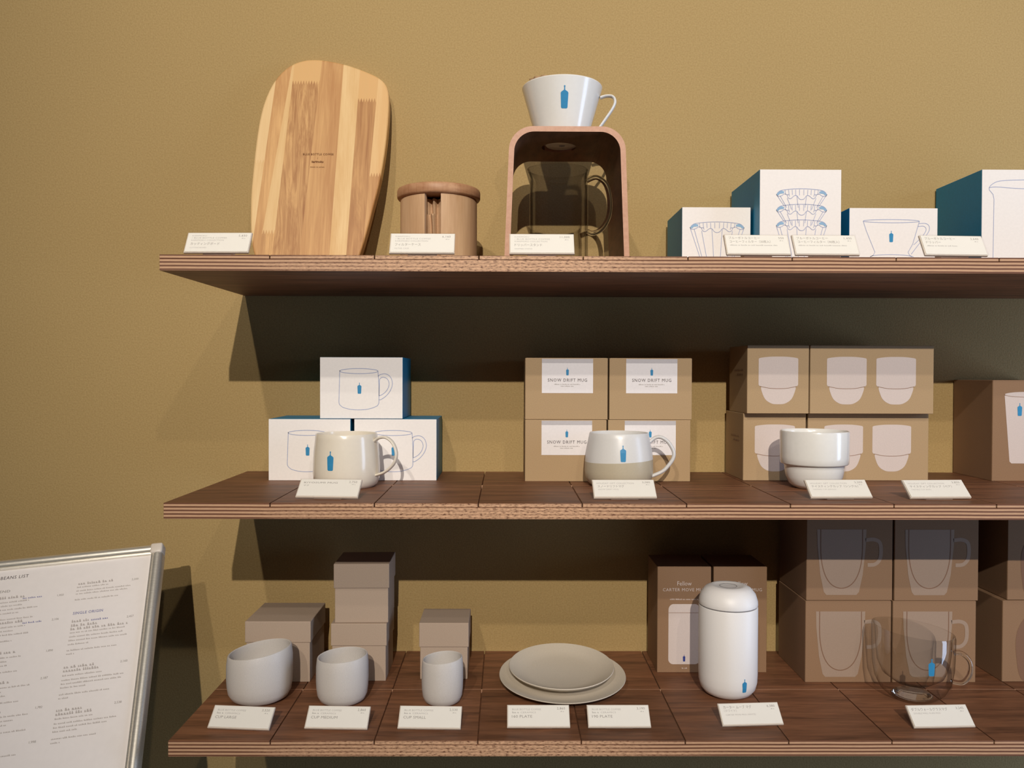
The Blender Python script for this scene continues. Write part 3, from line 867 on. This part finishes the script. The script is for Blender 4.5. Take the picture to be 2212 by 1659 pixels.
m = thing('mug', 'two-tone mug, white above and sand below, in front of the kraft snow drift boxes', 'mug', (.1485, .1500, Z2 + .0002))
zb = .0335
prof_o = [(0, .0025), (.031, .0020), (.0325, 0), (.0350, .0004), (.0405, .0050), (.0434, .012), (.0446, .020), (.0442, zb)]
prof_u = [(.0442, zb), (.0430, .046), (.0396, .063), (.0386, .0682), (.0378, .0695), (.0368, .0688), (.0364, .064), (.0400, .045), (.0415, .026), (.0405, .014), (.036, .0065), (0, .0050)]
sl = lambda v_: Vector((v_.x, v_.y, v_.z + .045 * v_.x * max(0, 1 - abs(v_.z - zb) / .012) if v_.length > .043 and abs(v_.z - zb) < .012 and (v_.x ** 2 + v_.y ** 2) ** .5 > .0425 else v_.z))
lathe('sand_glazed_foot', prof_o, M['sand_glaze'], m, 96, sl)
lathe('white_glazed_bowl', prof_u, M['snow_glaze'], m, 96, sl)
a = radians(-8)
pr = [(.0395, .0570), (.0470, .0630), (.0550, .0635), (.0640, .0570), (.0705, .0455), (.0700, .0365), (.0640, .0270), (.0560, .0190), (.0430, .0130)]
strap('handle', [(r * cos(a), r * sin(a), z) for r, z in pr], (-sin(a), cos(a), 0), lambda s: .0105 - .003 * sin(pi * s), .0048, M['snow_glaze'], m)
bottle_logo(-.0005, .0352, .0205, cyl_fn(interp([(.03, .0444), (.046, .0431), (.063, .0398)])), m)

c = thing('stacking_cup', 'white stepped cup without handle in front of the kraft cup boxes', 'cup', (.3985, .1320, Z2 + .0002))
lathe('bowl', [(0, .0022), (.020, .002), (.0215, 0), (.0235, .0004), (.031, .0058), (.0350, .0150), (.0366, .0235), (.0370, .0300),
               (.0410, .0312), (.0420, .0325), (.0424, .040), (.0426, .0715), (.0421, .0732), (.0411, .0738), (.0403, .0730), (.0397, .068), (.0393, .036), (.035, .020), (.028, .009), (0, .0055)], M['white_glaze'], c, 96)

# ------------------------------------------------------------------ cups and plates
def tumbler(x, y, R, h, sl_, lab):
    c = thing('cup', lab, 'cup', (x, y, Z3 + .0002), group='grey handleless cups')
    k = R
    prof = [(0, .002), (k * .60, .0016), (k * .64, 0), (k * .71, .0008), (k * .86, h * .065), (k * .95, h * .17), (k * .985, h * .32), (k, h * .5), (k * .995, h * .8), (k * .965, h * .965), (k * .95, h * .992),
            (k * .925, h), (k * .90, h * .99), (k * .90, h * .96), (k * .93, h * .8), (k * .93, h * .45), (k * .88, h * .25), (k * .70, h * .12), (0, h * .08)]
    lathe('bowl', prof, M['stone'], c, 96, lambda v_: Vector((v_.x, v_.y, v_.z + sl_ * v_.x * max(0, v_.z / h) ** 1.5)))
tumbler(-.3130, .1225, .0410, .0625, .145, 'large grey cup with slanted rim at the left end of the lowest shelf')
tumbler(-.2060, .1140, .0328, .0580, .06, 'medium grey cup with slanted rim between the large and the small cup')
tumbler(-.0790, .1095, .0262, .0562, .08, 'small narrow grey cup in front of the small lidded box')

pl = thing('plate', 'larger grey plate lying underneath the smaller plate', 'plate', (.0760, .1590, Z3 + .0052), rot=(radians(4.2), 0, 0))
lathe('dish', [(0, .0025), (.044, .002), (.046, -.0002), (.050, .0002), (.053, .0028), (.070, .0062), (.0815, .0105), (.0835, .0122), (.0832, .0130), (.0810, .0126), (.068, .0085), (.052, .0055), (0, .0045)], M['plate'], pl, 128)
pl = thing('plate', 'smaller grey plate resting on top of the larger plate', 'plate', (.0750, .1640, Z3 + .0128), rot=(radians(5.0), 0, 0))
lathe('dish', [(0, .0020), (.034, .0018), (.036, -.0002), (.040, .0002), (.043, .0028), (.058, .0068), (.0680, .0125), (.0696, .0146), (.0690, .0154), (.0670, .0146), (.056, .0090), (.042, .0050), (0, .0038)], M['plate'], pl, 128)

# ------------------------------------------------------------------ white travel mug
t_ = thing('travel_mug', 'matte white insulated travel mug with round lid on the lowest shelf', 'travel mug', (.2900, .1380, Z3 + .0002))
R = .0375
sh = lambda v_: Vector((v_.x, v_.y, v_.z))
lathe('body', [(0, .001), (.020, .0008), (.0215, 0), (.024, .0004), (.030, .0035), (.0348, .0095), (.0370, .0180), (R, .028), (R, .1140), (R - .0004, .1150), (R - .0016, .1154), (0, .1154)], M['powder'], t_, 96)
lid = lathe('lid', [(0, .1162), (R - .0014, .1162), (R - .0003, .1168), (R, .1180), (R - .0003, .1225), (R - .0030, .1310), (R - .0085, .1378), (.0225, .1408), (.0190, .1410), (.0170, .1404), (.0120, .1398), (0, .1398)], M['powder'], t_, 96)
lathe('lid_gasket', [(R - .0022, .1152), (R - .0012, .1152), (R - .0012, .1165), (R - .0022, .1165), (R - .0022, .1152)], M['seam_dark'], lid, 96)
lathe('lid_ring', [(.0105, .1398), (.0108, .1402), (.0112, .1398), (.0105, .1398)], M['seam_dark'], lid, 48)
bottle_logo(.0120, .0135, .0175, cyl_fn(interp([(.0095, .0348), (.018, .0370), (.028, .0375), (.1, .0375)])), t_)

# ------------------------------------------------------------------ glass mug
g = thing('glass_mug', 'double walled clear glass mug with blue emblem before the kraft boxes', 'mug', (.5255, .1260, Z3 + .0003))
R = .0498; h = .0880
slant = lambda v_: Vector((v_.x, v_.y, v_.z - .10 * v_.x * max(0, v_.z / h) ** 2))
lathe('outer_wall', [(0, .0008), (.018, .0005), (.022, .0), (.029, .0018), (.0385, .0100), (.0455, .0240), (.0483, .0420), (.0490, .062), (R - .0005, h * .97), (R - .0012, h), (R - .0030, h * .995)], M['glass'], g, 96, slant)
lathe('inner_wall', [(R - .0030, h * .995), (R - .0042, h * .95), (.0445, .062), (.0425, .044), (.0365, .030), (.022, .0195), (0, .0165)], M['glass'], g, 96, slant)
lathe('glass_foot', [(0, .0010), (.017, .0008), (.021, .0012), (.024, .0030), (.020, .0062), (.010, .0080), (0, .0084)], M['solid_glass'], g, 64)
a = radians(-14)
pr = [(.0485, .0600), (.0570, .0605), (.0655, .0530), (.0680, .0420), (.0655, .0310), (.0580, .0230), (.0460, .0235)]
strap('handle', [(r * cos(a), r * sin(a), z) for r, z in pr], (-sin(a), cos(a), 0), .0090, .0060, M['solid_glass'], g)
bottle_logo(-.0010, .0440, .0215, cyl_fn(interp([(.024, .0455), (.042, .0483), (.062, .0490), (.07, .0493)])), g)

# ------------------------------------------------------------------ price tags
def tag(x0, x1, y, z, rise, run, lab, rows, price, rot=0., w=.0735):
    """rows: (text, size, x, y-from-top, material, width) in metres; None text = unreadable print"""
    cx = (x0 + x1) / 2
    t_ = thing('price_tag', lab, 'price tag', (cx, y, z), rot, 'price tags in clear holders')
    L = math.hypot(rise, run); ex, ez = run / L, rise / L
    nrm = Vector((0, -ez, ex))       # towards the reader
    up = Vector((0, ex, ez))
    lift = .0028
    def at(u, v_, d=0.):
        return Vector((u - w / 2, 0, lift)) + up * v_ + nrm * d
    def slab(name, u0, u1, v0, v1, d0, d1, mat):
        vs = [at(u, v_, d) for d in (d0, d1) for v_ in (v0, v1) for u in (u0, u1)]
        fs = [(0, 1, 3, 2), (4, 6, 7, 5), (0, 4, 5, 1), (2, 3, 7, 6), (0, 2, 6, 4), (1, 5, 7, 3)]
        bm = bmesh.new(); bv = [bm.verts.new(v_) for v_ in vs]
        for f_ in fs: bm.faces.new([bv[i] for i in f_])
        return from_bm(name, bm, mat, t_)
    card = slab('card', .0012, w - .0008, .0012, L - .0010, .0002, .0008, M['tag_card'])
    slab('clear_cover', 0, w, 0, L, .0009, .0022, M['acrylic'])
    slab('back_plate', 0, w, 0, L, -.0022, .0001, M['plastic'])
    # strut behind the plate that props it up
    bm = bmesh.new()
    pts = [(0, .0035, 0), (0, run + .003, 0), (0, run + .0005, lift + rise * .86), (0, .0030, lift - .0002)]
    A = [bm.verts.new((-.016, p_[1], p_[2])) for p_ in pts]
    B = [bm.verts.new((.016, p_[1], p_[2])) for p_ in pts]
    bm.faces.new(A); bm.faces.new(B[::-1])
    for i in range(4): bm.faces.new((A[i], B[i], B[(i + 1) % 4], A[(i + 1) % 4]))
    from_bm('strut', bm, M['plastic'], t_)
    fn = lambda u, v_: at(u, v_, .00085)
    k = L / .030
    for i, (s, size, x, yt, mat, wd) in enumerate(rows):
        if s is None: small_print('small_print', [(x, x + wd, L - yt * k)], size, fn, M[mat], card, i + 3)
        else: text('tag_text', s, size, x, L - yt * k, fn, M[mat], card, 'LEFT', 1.05, 0, wd)
    text('price_text', price, .0040, w - .0050, L - .0066 * k, fn, M['grey_print'], card, 'RIGHT', 1.1, 0)
    small_print('tax_print', [(w - .0105, w - .0060, L - .0098 * k)], .0014, fn, M['soft_print'], card, 2)

def tag_karimoku(jp, en, jw, ew):
    return [('KARIMOKU', .0026, .0060, .0060, 'soft_print', .0165), ('/ BLUE BOTTLE COFFEE', .0028, .0060, .0095, 'soft_print', .0400),
            ('KARIMOKU COLLECTION', .0028, .0060, .0130, 'soft_print', .0370), (jp, .0044, .0060, .0190, 'grey_print', jw), (en, .0024, .0060, .0240, 'soft_print', ew)]
RT, BT = .0245, .0135      # top shelf tags stand steeper
tag(-.3630, -.2895, .004, Z1, RT, BT, 'price tag at the far left of the top shelf, before the cutting board', tag_karimoku('カッティングボード', 'CUTTING BOARD', .0330, .0190), '5,830', -.03)
tag(-.1310, -.0590, .004, Z1, RT, BT, 'price tag in front of the round beech canister', tag_karimoku('フィルターケース', 'FILTER CASE', .0290, .0160), '6,160')
tag(.0045, .0765, .004, Z1, RT, BT, 'price tag in front of the plywood dripper stand', tag_karimoku('ドリッパースタンド', 'DRIPPER STAND', .0310, .0200), '11,000')
def tag_filter(a, wa, b_, wb, w3):
    return [(a, .0042, .0050, .0070, 'grey_print', wa), (b_, .0042, .0055, .0125, 'grey_print', wb), (None, .0016, .0055, .0170, 'soft_print', w3)]
tag(.2490, .3225, .004, Z1, RT, BT, 'price tag in front of the small filter box', tag_filter('ブルーボトルコーヒー', .0360, 'コーヒーフィルター（30枚入）', .0470, .0550), '550', .02)
tag(.3270, .4000, .004, Z1, RT, BT, 'price tag in front of the tall stacked filter box', tag_filter('ブルーボトルコーヒー', .0360, 'コーヒーフィルター（90枚入）', .0480, .0570), '1,430', .02)
tag(.4735, .5465, .004, Z1, RT, BT, 'price tag between the dripper box and the large jug box', tag_filter('ブルーボトルコーヒー', .0360, 'ドリッパー', .0170, .0360), '3,640', .05)

RM, BM = .0180, .0205
tag(-.2450, -.1690, .026, Z2, RM, BM, 'price tag in front of the cream mug', [('KIYOSUMI MUG', .0036, .0055, .0080, 'grey_print', .0400), ('マグ', .0026, .0055, .0125, 'grey_print', .0070)], '2,750', -.08)
tag(.1030, .1754, .026, Z2, RM, BM, 'price tag in front of the two-tone mug', [('HOLIDAY GIFT COLLECTION', .0034, .0050, .0080, 'soft_print', .0440), ('スノードリフトマグ', .0042, .0060, .0135, 'grey_print', .0310), ('SNOW DRIFT MUG', .0026, .0060, .0180, 'soft_print', .0240)], '3,080', .02)
tag(.3555, .4300, .030, Z2, RM, BM, 'price tag beside the foot of the white stepped cup', [('HOLIDAY GIFT COLLECTION', .0030, .0050, .0080, 'soft_print', .0440), ('テイスティングカップ（シングル）', .0040, .0055, .0135, 'grey_print', .0560), ('TASTING CUP (SINGLE)', .0024, .0055, .0180, 'soft_print', .0280)], '2,200', .04)
tag(.4720, .5460, .030, Z2, RM, BM, 'price tag standing alone right of the stepped cup', [('HOLIDAY GIFT COLLECTION', .0030, .0050, .0080, 'soft_print', .0440), ('テイスティングカップ（ペア）', .0040, .0055, .0135, 'grey_print', .0510), ('TASTING CUP (PAIR)', .0024, .0055, .0180, 'soft_print', .0240)], '3,850', .05)

def tag_cup(s, wd):
    return [('BLUE BOTTLE COFFEE', .0030, .0060, .0075, 'soft_print', .0340), (None, .0022, .0060, .0115, 'soft_print', .0080), ('CERAMICS', .0026, .0160, .0115, 'soft_print', .0180), (s, .0046, .0055, .0175, 'grey_print', wd)]
tag(-.3458, -.2725, .025, Z3, RM, BM, 'price tag for the large grey cup at the left end', tag_cup('CUP LARGE', .0255), '3,520', -.09)
tag(-.2333, -.1590, .025, Z3, RM, BM, 'price tag below the medium grey cup', tag_cup('CUP MEDIUM', .0310), '2,860', -.04)
tag(-.1240, -.0520, .025, Z3, RM, BM, 'price tag below the small grey cup', tag_cup('CUP SMALL', .0265), '2,530', -.03)
tag(.0038, .0752, .028, Z3, RM, BM, 'left one of the two price tags in front of the plates', tag_cup('160 PLATE', .0240), '2,860', .0)
tag(.0980, .1700, .028, Z3, RM, BM, 'right one of the two price tags in front of the plates', tag_cup('190 PLATE', .0240), '3,190', .0)
tag(.2550, .3290, .034, Z3, RM, BM, 'price tag in front of the white travel mug', [('カーター ムーブ マグ', .0042, .0060, .0075, 'grey_print', .0340), ('（ホワイト）', .0036, .0060, .0120, 'soft_print', .0150), ('CARTER MOVE MUG (WHITE)', .0026, .0070, .0170, 'soft_print', .0360)], '6,380', .06)
tag(.4770, .5530, .028, Z3, RM, BM, 'price tag in front of the clear glass mug', [('ダブルウォールグラスマグ', .0042, .0045, .0080, 'grey_print', .0440), ('DOUBLE WALL GLASS MUG', .0026, .0060, .0125, 'soft_print', .0320)], '3,245', .04)

# ------------------------------------------------------------------ menu sign on its floor stand
def menu_sign():
    u = Vector((.98761, .13357, .08237)); v_ = Vector((.14698, -.60350, -.78369)); n = v_.cross(u).normalized()
    P = Vector((-.4588, .18, 1.1692))
    s = thing('menu_sign', 'tilted beans list sign in a silver snap frame left of the shelves', 'sign', (P.x - .117, .06, 0))
    base = Vector((P.x - .117, .06, 0))
    Wd, Ht, fw = .234, .300, .0145
    def at(a, b, d=0.):      # a: mm left of the right edge, b: mm below the top edge
        return P - base - u * a + v_ * b + n * d
    def bar(name, a0, a1, b0, b1, d0, d1, mat, bev=0., seg=2):
        vs = [at(a, b, d) for d in (d0, d1) for b in (b0, b1) for a in (a0, a1)]
        bm = bmesh.new(); bv = [bm.verts.new(x_) for x_ in vs]
        for f_ in [(0, 1, 3, 2), (4, 6, 7, 5), (0, 4, 5, 1), (2, 3, 7, 6), (0, 2, 6, 4), (1, 5, 7, 3)]: bm.faces.new([bv[i] for i in f_])
        if bev: bmesh.ops.bevel(bm, geom=list(bm.edges), offset=bev, segments=seg, affect='EDGES', profile=.5)
        return from_bm(name, bm, mat, s, bool(bev))
    bar('back_board', .002, Wd - .002, .002, Ht - .002, -.010, -.0005, M['dark_plastic'])
    sheet = bar('menu_sheet', .010, Wd - .010, .010, Ht - .010, -.0004, .0004, M['menu_paper'])
    def rail(name, a0, b0, a1, b1, ia, ib):
        """curved snap-frame section swept along one side; (ia, ib) points inwards"""
        sec = [(-.0000, -.011), (0, .002), (.0012, .0045), (.0036, .0062), (.0070, .0066), (.0100, .0052), (.0112, .0036), (.0122, .0042), (.0138, .0036), (fw, .0006), (fw, -.002)]
        bm = bmesh.new()
        A = [bm.verts.new(at(a0 + ia * o_, b0 + ib * o_, d)) for o_, d in sec]
        B = [bm.verts.new(at(a1 + ia * o_, b1 + ib * o_, d)) for o_, d in sec]
        for i in range(len(sec) - 1): bm.faces.new((A[i], A[i + 1], B[i + 1], B[i]))
        bm.faces.new(A); bm.faces.new(B)
        bm.faces.new((A[0], B[0], B[-1], A[-1]))
        return from_bm(name, bm, M['metal'], s, True)
    c_ = .0135
    rail('frame_rail', c_, 0, Wd - c_, 0, 0, 1)
    rail('frame_rail', 0, c_, 0, Ht - c_, 1, 0)
    rail('frame_rail', Wd - c_, Ht, c_, Ht, 0, -1)
    rail('frame_rail', Wd, Ht - c_, Wd, c_, -1, 0)
    for a0 in (-.0004, Wd - .0151):
        for b0 in (-.0004, Ht - .0141):
            bar('corner_cap', a0, a0 + .0155, b0, b0 + .0145, -.011, .0074, M['plastic'], .0028, 3)
    fn = lambda a, b: at(-a, -b, .0006)          # x grows to the right (a = -distance), y grows upwards
    text('menu_title', 'BEANS LIST', .0062, -.1985, -.0272, fn, M['dark_print'], sheet, 'LEFT', 1.15, 0, .0335)
    text('menu_heading', 'BLEND', .0046, -.2035, -.0455, fn, M['grey_print'], sheet, 'LEFT', 1.15, .01, .0200)
    text('menu_heading', 'SINGLE ORIGIN', .0050, -.1015, -.0860, fn, M['blue_grey'], sheet, 'LEFT', 1.1, .015, .0360)
    rows = []; heads = []
    def para(x0, x1, y, spec):
        for dy, frac in spec: rows.append((x0, x0 + (x1 - x0) * frac, -y - dy))
    # right-hand column
    heads += [(-.101, -.058, -.046)]
    para(-.102, -.030, .050, [(0, .55), (.005, .95), (.009, .9), (.017, .75)])
    heads += [(-.101, -.079, -.0965), (-.101, -.066, -.1020), (-.101, -.032, -.1065)]
    para(-.101, -.030, .1105, [(0, .95), (.0052, .9), (.0100, .98), (.0150, .35), (.0225, .85), (.0270, .15)])
    heads += [(-.101, -.066, -.1545), (-.101, -.060, -.1590)]
    para(-.101, -.028, .1640, [(0, .65), (.0055, .98), (.0100, .98), (.0145, .4), (.0225, .8), (.0270, .15)])
    heads += [(-.101, -.072, -.2055), (-.101, -.058, -.2100)]
    para(-.101, -.030, .2145, [(0, .6), (.0055, .98), (.0100, .85), (.0145, .4), (.0225, .7), (.0270, .15)])
    # left-hand column
    for y, n_ in ((.0545, 5), (.0880, 4), (.1270, 4), (.1640, 4), (.1985, 4), (.2380, 4)):
        heads += [(-.205, -.160, -y)]
        for k in range(n_): rows.append((-.205, -.205 + RND.uniform(.035, .075), -y - .0055 - .0050 * k - (.003 if k == n_ - 1 else 0)))
    small_print('menu_names', heads, .0034, fn, M['menu_grey'], sheet, 21)
    small_print('menu_print', rows, .0019, fn, M['menu_grey'], sheet, 22)
    small_print('menu_bars', [(-.166, -.141, -.0570, .0022), (-.160, -.137, -.0905, .0022), (-.078, -.056, -.0965, .0026)], .0024, fn, M['blue_grey'], sheet, 4)
    for x_, y, p_ in ((-.126, .0585, '1,950'), (-.1265, .0905, '2,106'), (-.1265, .1305, '1,890'), (-.1265, .1640, '2,187'), (-.1265, .1985, '1,782'), (-.1265, .2375, '1,998'),
                      (-.0280, .0475, '2,300'), (-.0280, .0980, '2,457'), (-.0285, .1550, '2,160'), (-.0290, .2045, '2,538')):
        text('menu_price', p_, .0038, x_ + .009 if x_ < -.1 else x_ + .001, -y, fn, M['grey_print'], sheet, 'RIGHT')
    # pole and base on the floor
    top = at(Wd / 2, Ht * .5, -.011)
    strap('pole', [(top.x, top.y + .02, 0.02), (top.x, top.y + .02, .5), (top.x, top.y + .02, top.z - .012)], (1, 0, 0), .022, .022, M['metal'], s, 24)
    bm = bmesh.new(); add_box(bm, top.x - .035, top.x + .035, top.y - .014, top.y + .034, top.z - .022, top.z - .006, .003, 2)
    from_bm('tilt_bracket', bm, M['dark_plastic'], s)
    lathe('foot_plate', [(0, 0), (.150, 0), (.152, .004), (.150, .008), (.02, .013), (.013, .03), (0, .03)], M['metal'], s, 64, lambda q_: q_ + Vector((top.x, top.y + .02, 0)))
M['menu_grey'] = speckled('menu_grey_print', srgb(192, 184, 180), .04, .6, .3, 300, 0)
M['blue_grey'] = speckled('blue_grey_print', srgb(150, 150, 186), .03, .6, .3, 300, 0)
menu_sign()
